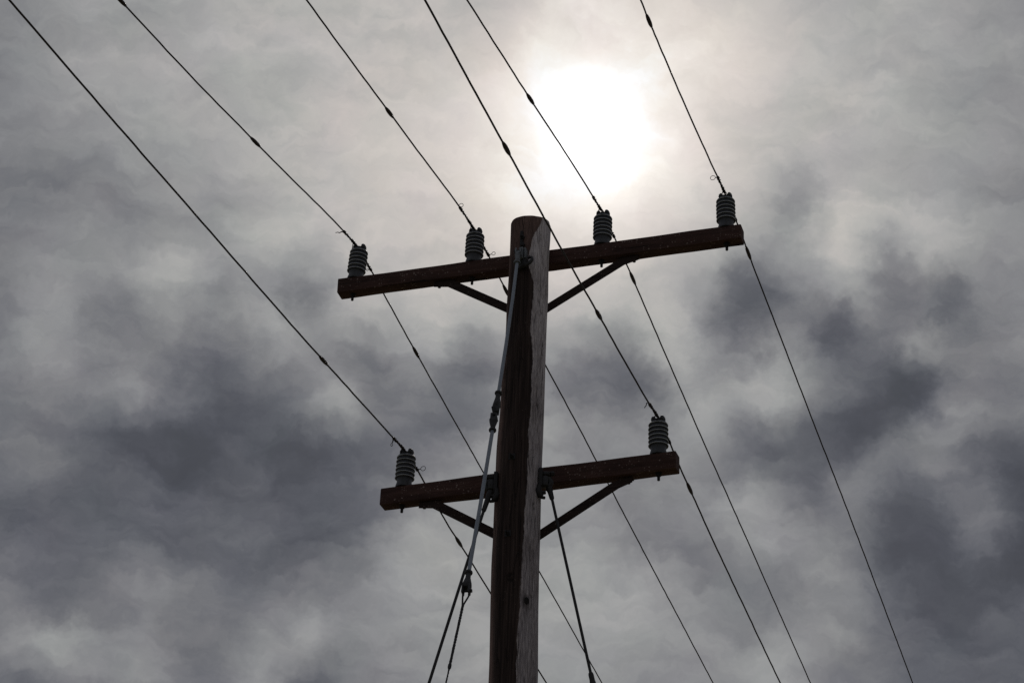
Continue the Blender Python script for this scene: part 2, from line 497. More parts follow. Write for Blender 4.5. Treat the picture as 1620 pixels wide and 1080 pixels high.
M_POLE = pole_wood()
M_ARM = arm_wood('red_brown_arm_timber', (0.030, 0.0145, 0.0125), (0.068, 0.035, 0.030), (0.13, 0.075, 0.064))
M_BRACE = arm_wood('rusted_brace_steel', (0.016, 0.010, 0.009), (0.030, 0.019, 0.017), (0.055, 0.036, 0.031), 0.5)
M_GLAZE = plain('grey_glazed_porcelain', (0.020, 0.0235, 0.030), 0.5, 0.0, 0.25, 40, 0.05, 0.0, (0.012, 0.012, 0.014))
M_BASE = plain('grey_porcelain_foot', (0.038, 0.043, 0.051), 0.45, 0.0, 0.3, 45, 0.05, 0.0, (0.02, 0.02, 0.022))
M_LIP_GLINT = plain('painted_lip_highlight', (0.43, 0.47, 0.55), 0.6, 0.0, 0.2, 90, 0.0, 0.0, (0.27, 0.29, 0.33))  # pale colour stands in for light reflected along the shed lips
M_STEEL = plain('dull_galvanised_steel', (0.034, 0.035, 0.038), 0.6, 0.3, 0.4, 70, 0.2, 0.0, (0.018, 0.014, 0.012))
M_CAST = plain('pale_cast_clevis', (0.15, 0.165, 0.18), 0.5, 0.25, 0.35, 80, 0.2, 0.0, (0.03, 0.03, 0.03))
M_DARK = plain('blackened_iron', (0.018, 0.017, 0.018), 0.6, 0.3, 0.4, 70, 0.2)
M_HOLE_SHADE = plain('painted_hole_shade', (0.008, 0.006, 0.006), 0.9, 0.0, 0.4, 90, 0.2)  # near-black colour painted as the shade inside the bored hole
M_WIRE = plain('weathered_conductor', (0.030, 0.024, 0.022), 0.6, 0.3, 0.35, 120, 0.1)
M_SLEEVE = plain('splice_sleeve_metal', (0.034, 0.024, 0.022), 0.5, 0.3, 0.35, 90, 0.1)
M_ROD = plain('blue_grey_fibreglass', (0.20, 0.235, 0.29), 0.38, 0.0, 0.15, 30, 0.03, 0.2)
M_CABLE = plain('dark_stranded_steel', (0.022, 0.021, 0.022), 0.55, 0.4, 0.4, 200, 0.3)


def turf():
    mt, h, bs = new_mat('dry_paddock_turf')
    P = h.node('ShaderNodeTexCoord').outputs['Object']
    a = h.noise(P, 0.35, 6, 0.6)
    b = h.noise(P, 9.0, 6, 0.65)
    c = h.ramp(b, [(0.3, (0.09, 0.085, 0.045)), (0.6, (0.17, 0.155, 0.085)), (0.8, (0.27, 0.235, 0.14))])
    c = h.mix(h.maprange(a, 0.45, 0.7), c, (0.22, 0.185, 0.13))
    h.put(bs.inputs['Base Color'], c)
    bs.inputs['Roughness'].default_value = 0.95
    bump(h, bs, b, 0.6, 0.05)
    return mt


# ------------------------------------------------------------------ ground
bm = bmesh.new()
nn = 40
grid = []
for j in range(nn + 1):
    row = []
    for i in range(nn + 1):
        s = lambda q: math.copysign(abs(q) ** 2.2, q) * 900
        gx, gy = s(i / nn * 2 - 1), s(j / nn * 2 - 1)
        rr = math.hypot(gx, gy)
        z = 0.0 if rr < 25 else 0.35 * math.sin(gx * 0.021) * math.cos(gy * 0.017) * min(1, (rr - 25) / 60)
        row.append(bm.verts.new((gx, gy, z)))
    grid.append(row)
for j in range(nn):
    for i in range(nn):
        bm.faces.new((grid[j][i], grid[j][i + 1], grid[j + 1][i + 1], grid[j + 1][i]))
ground = link('ground', bm, turf())
tag(ground, kind='structure')

# ------------------------------------------------------------------ the pole
pole = tag(empty('utility_pole'), 'tall round timber utility pole, half dark and half bleached, with two crossarms', 'utility pole')

POLE = [  # z, centre x, radius
    (-0.05, 0.012, 0.178), (4.0, 0.004, 0.163), (6.5, -0.001, 0.150), (7.65, -0.004, 0.1455), (8.4, -0.0165, 0.1460),
    (9.0, -0.019, 0.1435), (9.55, -0.0115, 0.1390), (10.2, -0.0045, 0.1315), (10.7, -0.0015, 0.1290), (10.93, 0.0, 0.1310)]


def pole_at(z):
    for (z0, x0, r0), (z1, x1, r1) in zip(POLE, POLE[1:]):
        if z <= z1:
            t = max(0, (z - z0) / (z1 - z0))
            t = t * t * (3 - 2 * t)
            return x0 + (x1 - x0) * t, r0 + (r1 - r0) * t
    return POLE[-1][1:]


bm = bmesh.new()
SEG = 72
zs = [-0.05 + 0.25 * k for k in range(28)]
zs = zs + [zs[-1] + 0.04 * (k + 1) for k in range(int((10.905 - zs[-1]) / 0.04))]
rings = []
lump = [(random.uniform(0, 6.28), random.uniform(6.5, 10.9), random.uniform(0.0015, 0.004)) for _ in range(70)]
for z in zs + [10.910, 10.919]:
    cx, rr = pole_at(z)
    ring = []
    for k in range(SEG):
        t = 2 * math.pi * k / SEG
        sq = 1 / (abs(math.cos(t)) ** 2.35 + abs(math.sin(t)) ** 2.35) ** (1 / 2.35)
        q = rr * (1 + (sq - 1) * min(1, max(0, (z - 9.8) / 0.8))) + 0.0018 * math.sin(3 * t + z * 0.9) + 0.0012 * math.sin(7 * t - z * 1.7) + 0.0008 * math.sin(13 * t + z * 3.1)
        for lt, lz, la in lump:
            dz = (z - lz) / 0.12
            if abs(dz) < 2.5:
                dt = math.atan2(math.sin(t - lt), math.cos(t - lt)) / 0.22
                if abs(dt) < 2.5:
                    q += la * math.exp(-dz * dz - dt * dt)
        if z > 10.915:
            q -= 0.008
        ring.append(bm.verts.new((cx + q * math.cos(t), q * math.sin(t), z)))
    rings.append(ring)
for r0, r1 in zip(rings, rings[1:]):
    for k in range(SEG):
        bm.faces.new((r0[k], r0[(k + 1) % SEG], r1[(k + 1) % SEG], r1[k]))
bm.faces.new(rings[-1])
shaft = link('shaft', bm, M_POLE, pole, sharp=50)

# bored hole low on the bleached face: a solid disc coloured dark for the shade inside
def on_pole(z, x):
    cx, rr = pole_at(z)
    dx = max(-0.97, min(0.97, (x - cx) / rr))
    return Vector((x, -rr * math.sqrt(1 - dx * dx), z)), Vector((dx, -math.sqrt(1 - dx * dx), 0))


pt, nrm = on_pole(8.125, 0.060)
bm = bmesh.new()
mm = axis_matrix(pt - nrm * 0.02, pt + nrm * 0.02)
lathe(bm, [(0.0165, 0.0), (0.0165, 0.0195), (0.0145, 0.0215), (0.011, 0.0205)], 20, mm)
bmesh.ops.scale(bm, vec=(1, 1, 1.45), space=Matrix.Translation(-pt), verts=bm.verts)
link('bored_hole_shade_disc', bm, M_HOLE_SHADE, pole)


def bolt_head(name, pos, nrm_, parent, size=0.02, washer=0.03):
    bm_ = bmesh.new()
    mt_ = axis_matrix(pos - nrm_ * 0.004, pos + nrm_)
    box(bm_, (-washer, -washer, 0), (washer, washer, 0.010), mt_, 0.002)
    lathe(bm_, [(size, 0.009), (size, 0.026), (size * 0.8, 0.030)], 6, mt_)
    lathe(bm_, [(size * 0.5, 0.029), (size * 0.5, 0.045), (size * 0.4, 0.048)], 10, mt_)
    return link(name, bm_, M_DARK, parent, sharp=30)


for z, x in ((9.10, -0.063), (8.565, -0.07)):
    pt, nrm = on_pole(z, x)
    bolt_head('through_bolt', pt, nrm, pole, 0.013, 0.021)

# ------------------------------------------------------------------ crossarms, braces, insulators
def arm_frame(deg):
    return Matrix.Rotation(R(deg), 4, 'Z')


def make_arm(half_l, half_r, front, depth, z_top, height, deg, label):
    bm_ = bmesh.new()
    box(bm_, (-half_l, front, -height), (half_r, front + depth, 0))
    long_edges = [e for e in bm_.edges if abs((e.verts[0].co - e.verts[1].co).x) > 1]
    bmesh.ops.bevel(bm_, geom=long_edges, offset=0.007, segments=2, affect='EDGES', profile=0.6)
    ends = [e for e in bm_.edges if abs(e.verts[0].co.x - e.verts[1].co.x) < 1e-5]
    bmesh.ops.bevel(bm_, geom=ends, offset=0.004, segments=1, affect='EDGES')
    for k in range(1, 24):
        q = -half_l + (half_l + half_r) * k / 24
        bmesh.ops.bisect_plane(bm_, geom=bm_.verts[:] + bm_.edges[:] + bm_.faces[:], plane_co=(q, 0, 0), plane_no=(1, 0, 0))
    for v in bm_.verts:                              # sawn timber is never dead straight
        v.co.z += 0.0016 * math.sin(v.co.x * 4.1 + v.co.y * 20) + 0.001 * math.sin(v.co.x * 13 + v.co.z * 30)
        v.co.y += 0.0014 * math.sin(v.co.x * 5.3 + v.co.z * 25)
    a = link('crossarm', bm_, M_ARM, pole, loc=(0, 0, z_top), rot=(0, 0, R(deg)), sharp=35)
    a['label'] = label
    # through bolt with square washer on the far side of the arm
    b_ = bolt_head('arm_bolt', Vector((-0.006, front + depth, -height / 2)), Vector((0, 1, 0)), a, 0.014, 0.03)
    return a


UP_DEG, LOW_DEG = -18.1, -19.7
upper = make_arm(1.392, 1.402, 0.10, 0.094, 10.775, 0.109, UP_DEG, 'longer upper red-brown crossarm flecked with pale lichen')
lower = make_arm(0.997, 0.969, 0.115, 0.094, 9.147, 0.121, LOW_DEG, 'shorter lower red-brown crossarm')


def make_brace(arm, mid_y, u_tip, u_bend, z_tip, z_bend, u_pole, z_pole, w, label):
    """flat steel brace: short foot under the arm, then a straight run down behind the pole (arm coordinates)"""
    bm_ = bmesh.new()
    th = 0.006
    s = 1 if u_pole > u_bend else -1
    d = Vector((u_pole - u_bend, 0, z_pole - z_bend)).normalized()
    nrm_ = Vector((-d.z, 0, d.x)) * (s)
    if nrm_.z < 0:
        nrm_ = -nrm_
    hw = w / 2
    # angle-iron section: web facing out, leg going back
    top = [Vector((u_tip, 0, z_tip)), Vector((u_bend, 0, z_bend)) + nrm_ * hw, Vector((u_pole, 0, z_pole)) + nrm_ * hw]
    bot = [Vector((u_tip, 0, z_tip - w * 0.6)), Vector((u_bend, 0, z_bend)) - nrm_ * hw, Vector((u_pole, 0, z_pole)) - nrm_ * hw]
    y0 = mid_y - 0.022
    fr = [(t + Vector((0, y0, 0)), b + Vector((0, y0, 0))) for t, b in zip(top, bot)]
    bk = [(t + Vector((0, y0 + th, 0)), b + Vector((0, y0 + th, 0))) for t, b in zip(top, bot)]
    leg = [(t + Vector((0, y0 + th, 0)), t + Vector((0, y0 + 0.045, 0)), t - (nrm_ if i else Vector((0, 0, 1))) * th + Vector((0, y0 + 0.045, 0)),
            t - (nrm_ if i else Vector((0, 0, 1))) * th + Vector((0, y0 + th, 0))) for i, t in enumerate(top)]
    V_ = bm_.verts.new
    sect = []
    for i in range(3):
        sect.append([V_(fr[i][0]), V_(fr[i][1]), V_(bk[i][1]), V_(leg[i][3]), V_(leg[i][2]), V_(leg[i][1])])
    for a_, b_ in zip(sect, sect[1:]):
        for k in range(6):
            bm_.faces.new((a_[k], a_[(k + 1) % 6], b_[(k + 1) % 6], b_[k]))
    for e_ in (sect[0], sect[-1]):
        bm_.faces.new((e_[0], e_[1], e_[2], e_[3]))
        bm_.faces.new((e_[0], e_[3], e_[4], e_[5]))
    o = link('brace', bm_, M_BRACE, pole, loc=arm.location, rot=arm.rotation_euler, smooth=False)
    o['label'] = label
    # the bolt that pins the foot to the arm
    bm_ = bmesh.new()
    bx_ = u_tip + (u_bend - u_tip) * 0.28
    lathe(bm_, [(0.011, -0.03), (0.011, -0.018), (0.006, -0.0175), (0.006, 0.02)], 8, Matrix.Translation((bx_, mid_y, z_tip - 0.004)))
    link('brace_bolt', bm_, M_DARK, o, sharp=30)
    return o


yu = 0.147
make_brace(upper, yu, -0.705, -0.590, -0.116, -0.141, -0.03, -0.492, 0.058, 'left brace under the upper crossarm')
make_brace(upper, yu, 0.705, 0.600, -0.119, -0.152, -0.03, -0.508, 0.058, 'right brace under the upper crossarm')
yl = 0.162
make_brace(lower, yl, -0.735, -0.625, -0.129, -0.153, -0.05, -0.520, 0.060, 'left brace under the lower crossarm')
make_brace(lower, yl, 0.682, 0.580, -0.133, -0.174, -0.05, -0.540, 0.060, 'right brace under the lower crossarm')

# one insulator with its parts
ins0 = None


def make_insulator():
    bm_ = bmesh.new()
    prof = [(0.051, 0.0), (0.0565, 0.001), (0.0565, 0.009), (0.0535, 0.022), (0.0495, 0.036), (0.048, 0.05), (0.050, 0.060),
            (0.0560, 0.072), (0.0560, 0.215), (0.053, 0.226), (0.044, 0.231), (0.035, 0.233), (0.0325, 0.238), (0.035, 0.244),
            (0.0385, 0.249), (0.0375, 0.254), (0.03, 0.256)]
    lathe(bm_, prof, 44, mi=lambda i: 1 if i < 6 else 0)
    o = link('insulator', bm_, [M_GLAZE, M_BASE], pole, sharp=55)
    for k in range(6):
        z = 0.0735 + 0.0293 * k
        rr = 0.0640 if k < 5 else 0.0625
        b_ = bmesh.new()
        # drooping skirt, dark below, with a rounded lip painted pale as a reflected highlight
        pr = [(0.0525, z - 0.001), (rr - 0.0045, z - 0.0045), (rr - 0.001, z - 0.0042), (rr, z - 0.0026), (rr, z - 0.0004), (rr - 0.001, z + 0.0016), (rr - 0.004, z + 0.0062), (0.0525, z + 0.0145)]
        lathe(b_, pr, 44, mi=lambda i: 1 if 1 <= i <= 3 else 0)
        link('shed', b_, [M_GLAZE, M_LIP_GLINT], o, sharp=70)
    for s in (-1, 1):
        b_ = bmesh.new()
        bmesh.ops.create_uvsphere(b_, u_segments=16, v_segments=10, radius=1.0)
        for v in b_.verts:
            # knob flattened on the groove side
            x = v.co.x
            v.co = Vector(((0.0195 * x if x > 0 else 0.014 * x), 0.034 * v.co.y, 0.0255 * v.co.z))
            v.co.x = s * (v.co.x + 0.0265)
            v.co.z += 0.2600
        link('saddle_ear', b_, M_GLAZE, o, sharp=60)
    return o


def pin_bolt(parent, length, z0):
    b_ = bmesh.new()
    lathe(b_, [(0.0085, z0 - length), (0.0095, z0 - length + 0.003), (0.0095, z0 - 0.02), (0.016, z0 - 0.0195), (0.016, z0 - 0.004), (0.022, z0 - 0.0035), (0.022, z0 + 0.004)], 10)
    return link('pin_bolt', b_, M_DARK, parent, sharp=30)


INS = []
ins0 = make_insulator()
pin_bolt(ins0, 0.05, -0.109)
slots = [(UP_DEG, -1.285, 0.147, 10.775, 'insulator at the left end of the upper crossarm'),
         (UP_DEG, -0.440, 0.147, 10.775, 'insulator on the upper crossarm just left of the pole'),
         (UP_DEG, 0.455, 0.147, 10.775, 'insulator on the upper crossarm just right of the pole'),
         (UP_DEG, 1.295, 0.147, 10.775, 'insulator at the right end of the upper crossarm'),
         (LOW_DEG, -0.855, 0.162, 9.147, 'insulator at the left end of the lower crossarm'),
         (LOW_DEG, 0.845, 0.162, 9.147, 'insulator at the right end of the lower crossarm')]
tilt = [(0.4, 3.6), (0.2, 1.2), (-0.3, 0.5), (0.2, -0.8), (0.6, 1.6), (0.0, -0.6)]
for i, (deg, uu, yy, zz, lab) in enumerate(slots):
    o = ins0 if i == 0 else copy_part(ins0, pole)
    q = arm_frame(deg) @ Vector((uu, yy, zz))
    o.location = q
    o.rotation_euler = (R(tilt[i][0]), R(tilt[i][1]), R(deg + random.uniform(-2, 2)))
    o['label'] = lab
    if i >= 4:
        for ch in o.children:
            if ch.name.startswith('pin_bolt'):
                ch.location.z -= 0.012
    INS.append(o)

# ------------------------------------------------------------------ power lines
# each: anchor on the saddle; front and back run: (heading, [(distance, rise)...], splices, tie reach)
LINES = {
    'U1': dict(a=(-1.178, 0.532, 11.045),
               f=(23.30, [(0.467, -0.031), (1.00, -0.090), (1.54, -0.143), (2.365, -0.219), (3.208, -0.275)], [1.505, 3.197], 0.21),
               b=(17.19, [(0.295, -0.008), (0.572, -0.030), (1.31, -0.072), (2.786, -0.142), (4.681, -0.225), (6.824, -0.327)], [1.326], 0.29),
               label='power line tied to the left end insulator of the upper crossarm'),
    'U2': dict(a=(-0.375, 0.270, 11.045),
               f=(20.00, [(0.303, -0.008), (1.092, -0.083), (1.555, -0.127), (2.189, -0.187), (2.895, -0.246)], [1.576], 0.29),
               b=(18.32, [(0.312, -0.008), (0.563, -0.030), (0.728, -0.043), (1.73, -0.087), (2.81, -0.131), (3.78, -0.185), (7.012, -0.337)], [0.725], 0.31),
               label='power line tied to the insulator just left of the pole top'),
    'U3': dict(a=(0.476, -0.008, 11.045),
               f=(20.22, [(0.184, -0.010), (0.816, -0.060), (1.516, -0.129), (2.637, -0.224)], [1.492], 0.20),
               b=(17.95, [(0.4, -0.004), (0.846, -0.022), (2.0, -0.095), (2.975, -0.152), (3.968, -0.194), (7.179, -0.345)], [0.81], 0.3),
               label='power line tied to the insulator just right of the pole top'),
    'U4': dict(a=(1.274, -0.269, 11.045),
               f=(17.43, [(0.22, -0.020), (0.45, -0.052), (1.178, -0.125), (1.75, -0.170), (2.0, -0.186), (2.139, -0.194), (2.356, -0.200)], [2.139], 0.24),
               b=(18.31, [(0.35, -0.004), (0.604, -0.018), (0.821, -0.033), (3.204, -0.139), (4.199, -0.177), (7.353, -0.353)], [0.683], 0.3),
               label='power line tied to the right end insulator of the upper crossarm'),
    'L1': dict(a=(-0.753, 0.434, 9.415),
               f=(18.90, [(0.278, -0.028), (0.756, -0.074), (1.947, -0.186), (3.294, -0.294), (4.243, -0.372), (5.404, -0.459)], [1.434], 0.22),
               b=(17.15, [(0.273, -0.006), (0.426, -0.019), (0.887, -0.062), (1.179, -0.070), (1.984, -0.095)], [1.193], 0.25),
               label='power line tied to the left insulator of the lower crossarm'),
    'L2': dict(a=(0.848, -0.139, 9.415),
               f=(17.07, [(0.303, -0.042), (0.9, -0.100), (1.553, -0.155), (2.121, -0.209), (3.507, -0.313), (4.813, -0.409)], [3.438, 1.523], 0.24),
               b=(17.87, [(0.311, -0.014), (0.572, -0.043), (0.839, -0.058), (1.076, -0.073), (1.489, -0.100), (2.346, -0.132), (3.804, -0.183)], [0.857], 0.3),
               label='power line tied to the right insulator of the lower crossarm'),
}
SPAN = 46.0


def run_points(anchor, heading, sg, ctrl):
    a = R(heading)
    w = Vector((math.sin(a), math.cos(a), 0)) * sg
    ks = [(0.0, 0.0)] + ctrl
    out_ = []
    # monotone-ish cubic through the control points (finite-difference tangents)
    sl = []
    for i in range(len(ks)):
        i0, i1 = max(0, i - 1), min(len(ks) - 1, i + 1)
        sl.append((ks[i1][1] - ks[i0][1]) / (ks[i1][0] - ks[i0][0]))
    sl[0] = -0.01
    for i in range(len(ks) - 1):
        (t0, z0), (t1, z1) = ks[i], ks[i + 1]
        hh = t1 - t0
        n = max(4, int(hh / 0.09))
        for k in range(n):
            s = k / n
            z = (2 * s**3 - 3 * s * s + 1) * z0 + (s**3 - 2 * s * s + s) * hh * sl[i] + (-2 * s**3 + 3 * s * s) * z1 + (s**3 - s * s) * hh * sl[i + 1]
            out_.append((t0 + s * hh, z))
    te, ze = ks[-1]
    se = (ks[-1][1] - ks[-2][1]) / (ks[-1][0] - ks[-2][0])
    mid_ = SPAN / 2
    for k in range(0, 60):
        q = k / 59
        t = te + (SPAN - te) * q
        x = t - te
        z = ze + se * (x - x * x / (2 * (mid_ - te)))
        out_.append((t, z))
    return w, out_


def sample(profile, t):
    for (t0, z0), (t1, z1) in zip(profile, profile[1:]):
        if t <= t1:
            return z0 + (z1 - z0) * (t - t0) / max(1e-6, t1 - t0)
    return profile[-1][1]


TAILS = {}
for key, L in LINES.items():
    A = Vector(L['a'])
    line = tag(empty('power_line', A), L['label'], 'power line', 'power lines carried by the crossarms')
    local = lambda q: q - A
    wF, pF = run_points(A, L['f'][0], -1, L['f'][1])
    wB, pB = run_points(A, L['b'][0], 1, L['b'][1])
    path = [wF * t + Vector((0, 0, z)) for t, z in reversed(pF[1:])] + [wB * t + Vector((0, 0, z)) for t, z in pB]
    thick = 0.0054 if key in ('L1', 'L2') else 0.0052
    for i, q in enumerate(path):                     # hard-drawn wire keeps faint kinks
        if 0.3 < q.length < 9:
            path[i] = q + Vector((random.uniform(-1, 1), 0, random.uniform(-1, 1))) * 0.0011
    bm = bmesh.new()
    tube(bm, path, thick, 12)
    link('conductor', bm, M_WIRE, line)
    for (w, prof, spl, reach) in ((wF, pF, L['f'][2], L['f'][3]), (wB, pB, L['b'][2], L['b'][3])):
        pos = lambda t: w * t + Vector((0, 0, sample(prof, t)))
        for t in spl:
            bm = bmesh.new()
            hl = 0.062 if w is wF else 0.072
            tt = [-1, -0.97, -0.6, -0.35, 0.35, 0.6, 0.97, 1]
            rr = [0.0062, 0.0075, 0.0108, 0.0122, 0.0122, 0.0108, 0.0075, 0.0062]
            tube(bm, [pos(t + hl * q) for q in tt], rr, 12)
            link('splice_sleeve', bm, M_SLEEVE, line, sharp=60)
        # tie wire: two strands wound round the conductor, loosening towards the end
        bm = bmesh.new()
        turns = reach / 0.034
        for ph in (0.0, 2.6):
            pts = []
            n = int(turns * 9)
            for k in range(n + 1):
                q = k / n
                t = 0.02 + (reach - 0.02) * q
                c = pos(t)
                sd = w.cross(Vector((0, 0, 1))).normalized()
                an = ph + 2 * math.pi * turns * (q + 0.06 * math.sin(5 * q + ph))
                rad = thick + 0.0022 + 0.0018 * math.sin(9 * q + ph * 2)
                pts.append(c + sd * math.cos(an) * rad + Vector((0, 0, 1)) * math.sin(an) * rad)
            tube(bm, pts, 0.0022, 6)
        # knots where the tie is served off
        for t, rr in ((reach, 0.0105), (reach * 0.36, 0.0092)):
            tube(bm, [pos(t - 0.016), pos(t - 0.008), pos(t + 0.004), pos(t + 0.014)], [0.006, rr, rr, 0.006], 8)
        tie = link('tie_wire', bm, M_WIRE, line)
        TAILS[key + ('F' if w is wF else 'B')] = (tie, pos(reach), w)
    # tie wire passing round the neck of the insulator
    bm = bmesh.new()
    uvec = arm_frame(UP_DEG if key[0] == 'U' else LOW_DEG) @ Vector((1, 0, 0))
    nvec = arm_frame(UP_DEG if key[0] == 'U' else LOW_DEG) @ Vector((0, 1, 0))
    nz = -0.034
    tube(bm, ring_pts(Vector((0, 0, nz)), uvec, nvec, 0.0365, 28), 0.0032, 6, caps=False)
    for sg_, w, prof in ((-1, wF, pF), (1, wB, pB)):
        for s in (-1, 1):
            tube(bm, [uvec * s * 0.034 + nvec * sg_ * 0.012 + Vector((0, 0, nz)), uvec * s * 0.02 + nvec * sg_ * 0.036 + Vector((0, 0, -0.024)),
                      w * 0.065 + Vector((0, 0, sample(prof, 0.065) + 0.008))], 0.003, 6)
    link('neck_tie', bm, M_WIRE, line)

# loose tails and finger loops left on some ties: offsets (along arm, up) from the end of the tie
UZ = Vector((0, 0, 1))


def tail(key, off, rad, stub=True, sx=1.0, twig=None):
    tie, end, w = TAILS[key]
    uvec = arm_frame(UP_DEG if key[0] == 'U' else LOW_DEG) @ Vector((1, 0, 0))
    c = end + uvec * off[0] + UZ * off[1]
    b_ = bmesh.new()
    if rad:
        d = (end - c).normalized()
        t0 = math.atan2(d.dot(UZ), d.dot(uvec))
        tube(b_, ring_pts(c, uvec, UZ, rad, 20, t0, sx=sx), 0.0019, 6, caps=False)
        if stub:
            e1 = c + (uvec * math.cos(t0) * sx + UZ * math.sin(t0)) * rad
            tube(b_, [end, end.lerp(e1, 0.5) + UZ * 0.003, e1], [0.0042, 0.0032, 0.0022], 6)
    if twig:
        tube(b_, [end + uvec * q[0] + UZ * q[1] for q in twig], [0.0045 - 0.0022 * k / (len(twig) - 1) for k in range(len(twig))], 6)
    o = link('tie_tail', b_, M_WIRE, tie)
    return o


tail('U1F', (0, 0), 0, twig=[(0, 0), (-0.018, 0.002), (-0.034, -0.004), (-0.046, 0.003), (-0.062, 0.001)])
tail('U2F', (0.006, 0.019), 0.0150, stub=False)
tail('U4F', (-0.034, 0.004), 0.0165)
tail('L1F', (-0.012, -0.044), 0.011, sx=0.55, twig=[(0, 0), (-0.006, -0.012), (-0.004, -0.02), (-0.009, -0.03)])
tail('L1B', (0.040, 0.006), 0.0165)
tail('U2B', (0.036, 0.010), 0.0125)
tail('U1B', (-0.026, 0.004), 0.007)
tail('L2F', (0, 0), 0, twig=[(0, 0), (-0.010, 0.013), (-0.020, 0.012), (-0.022, -0.004), (-0.034, -0.020)])
tail('L2B', (-0.018, 0.008), 0.0085)

# ------------------------------------------------------------------ guys and their brackets
def fitting(parent, a, b, r_neck, r_body, flip=False, name='clevis', mat=None):
    """cast socket: collar at a, swelling to two cheeks with a cross pin at b"""
    a, b = Vector(a), Vector(b)
    ln = (b - a).length
    mm_ = axis_matrix(a, b)
    bm_ = bmesh.new()
    lathe(bm_, [(r_neck * 1.02, -0.008), (r_neck * 1.75, -0.007), (r_neck * 1.9, 0.0), (r_neck * 1.75, 0.007), (r_neck * 1.2, 0.010),
                (r_neck * 1.25, ln * 0.25), (r_body * 0.86, ln * 0.52), (r_body * 0.95, ln * 0.66), (r_body * 0.7, ln * 0.74)], 18, mm_)
    for s in (-1, 1):
        box(bm_, (s * r_body * 0.60 - 0.0055, -r_body * 0.75, ln * 0.55), (s * r_body * 0.60 + 0.0055, r_body * 0.75, ln * 1.0), mm_, 0.004, 2)
    o = link(name, bm_, mat or M_STEEL, parent, sharp=45)
    b_ = bmesh.new()
    mp = mm_ @ Matrix.Translation((0, 0, ln * 0.88)) @ Matrix.Rotation(R(90), 4, 'Y')
    lathe(b_, [(0.007, -r_body * 0.85), (0.007, r_body * 0.85), (0.0105, r_body * 0.86), (0.0105, r_body * 1.15)], 8, mp)
    link('cross_pin', b_, M_DARK, o, sharp=30)
    return o


def twisted(bm_, pts, rad, strands=4, pitch=0.11, wire=None):
    """stranded cable along a polyline"""
    wire = wire or rad * 0.55
    pts = [Vector(q) for q in pts]
    seglen = [(b - a).length for a, b in zip(pts, pts[1:])]
    total = sum(seglen)
    n = max(8, int(total / 0.02))
    dense = []
    for k in range(n + 1):
        s = total * k / n
        i = 0
        while i < len(seglen) - 1 and s > seglen[i]:
            s -= seglen[i]
            i += 1
        dense.append(pts[i].lerp(pts[i + 1], min(1, s / seglen[i])))
    a, b, _ = frame_from(pts[-1] - pts[0])
    for j in range(strands):
        tube(bm_, [q + (a * math.cos(t) + b * math.sin(t)) * (rad - wire) for q, t in
                   ((q, 2 * math.pi * (j / strands + k * total / n / pitch)) for k, q in enumerate(dense))], wire, 5)


# --- the long front guy with two fibreglass rods
def P3(*q):
    return Vector(q)


p_top = P3(-0.078, -0.200, 10.520)
p_j1, p_j1b = P3(-0.163, -0.521, 9.330), P3(-0.175, -0.559, 9.168)
p_j2, p_j2b = P3(-0.1885, -0.602, 9.025), P3(-0.184, -0.572, 9.148)
p_e, p_eb = P3(-0.287, -0.895, 7.925), P3(-0.298, -0.936, 7.772)
guy = tag(empty('guy_wire', p_top), 'guy of two pale fibreglass rods hanging from the bracket near the pole top', 'guy wire', 'guys staying the pole')
loc = lambda q: Vector(q) - p_top


def local_obj(o, parent_origin):
    o.location = -Vector(parent_origin)
    return o


bm = bmesh.new()
tube(bm, [p_top, p_top.lerp(p_j1, 0.3) + P3(0.0045, 0, 0), p_top.lerp(p_j1, 0.65) + P3(0.004, 0, 0), p_j1], 0.0112, 14)
local_obj(link('fibreglass_rod', bm, M_ROD, guy), p_top)
bm = bmesh.new()
tube(bm, [p_j2, p_j2.lerp(p_e, 0.5) + P3(0.002, 0, 0), p_e], 0.0116, 14)
local_obj(link('fibreglass_rod', bm, M_ROD, guy), p_top)
# socket at the pole bracket
d0 = (p_top - p_j1).normalized()
local_obj(fitting(guy, p_top - d0 * 0.03, p_top + d0 * 0.10, 0.0125, 0.026, mat=M_CAST), p_top)
local_obj(fitting(guy, p_j1, p_j1b, 0.0125, 0.027), p_top)
local_obj(fitting(guy, p_j2, p_j2b, 0.0125, 0.028), p_top)
local_obj(fitting(guy, p_e, p_eb, 0.0125, 0.031), p_top)
# link plate between the two middle sockets
bm = bmesh.new()
c = (p_j1b + p_j2b) / 2
mm = axis_matrix(c - P3(-0.02, -0.02, 0.085).normalized() * 0.05, c + P3(-0.02, -0.02, 0.085).normalized() * 0.05)
box(bm, (-0.008, -0.014, 0.0), (0.008, 0.014, 0.1), mm, 0.004)
local_obj(link('link_plate', bm, M_DARK, guy), p_top)
# thimble loop and gripped cable
g0 = P3(-0.309, -0.951, 7.700)
g1 = P3(-0.366, -1.074, 7.255)
dirg = (g1 - g0).normalized()
g2 = g1 + dirg * (g1.z / -dirg.z)
bm = bmesh.new()
ux = P3(1, 0, 0)
lo_, hi_ = p_eb + P3(0, 0, 0.015), g0
tube(bm, [lo_ + ux * -0.016, lo_ + ux * -0.016 + P3(0, 0, -0.04), g0 + ux * -0.004, g0 + dirg * 0.03], 0.0055, 7)
tube(bm, [lo_ + ux * 0.018, lo_ + ux * 0.018 + P3(0, 0, -0.03), g0 + ux * 0.004, g0 + dirg * 0.03], 0.0055, 7)
local_obj(link('cable_loop', bm, M_CABLE, guy), p_top)
bm = bmesh.new()
twisted(bm, [g0, g1], 0.0090, 4, 0.09)
tube(bm, [g1 - dirg * 0.02, g1, g1 + dirg * 0.012], [0.0105, 0.0105, 0.007], 8)
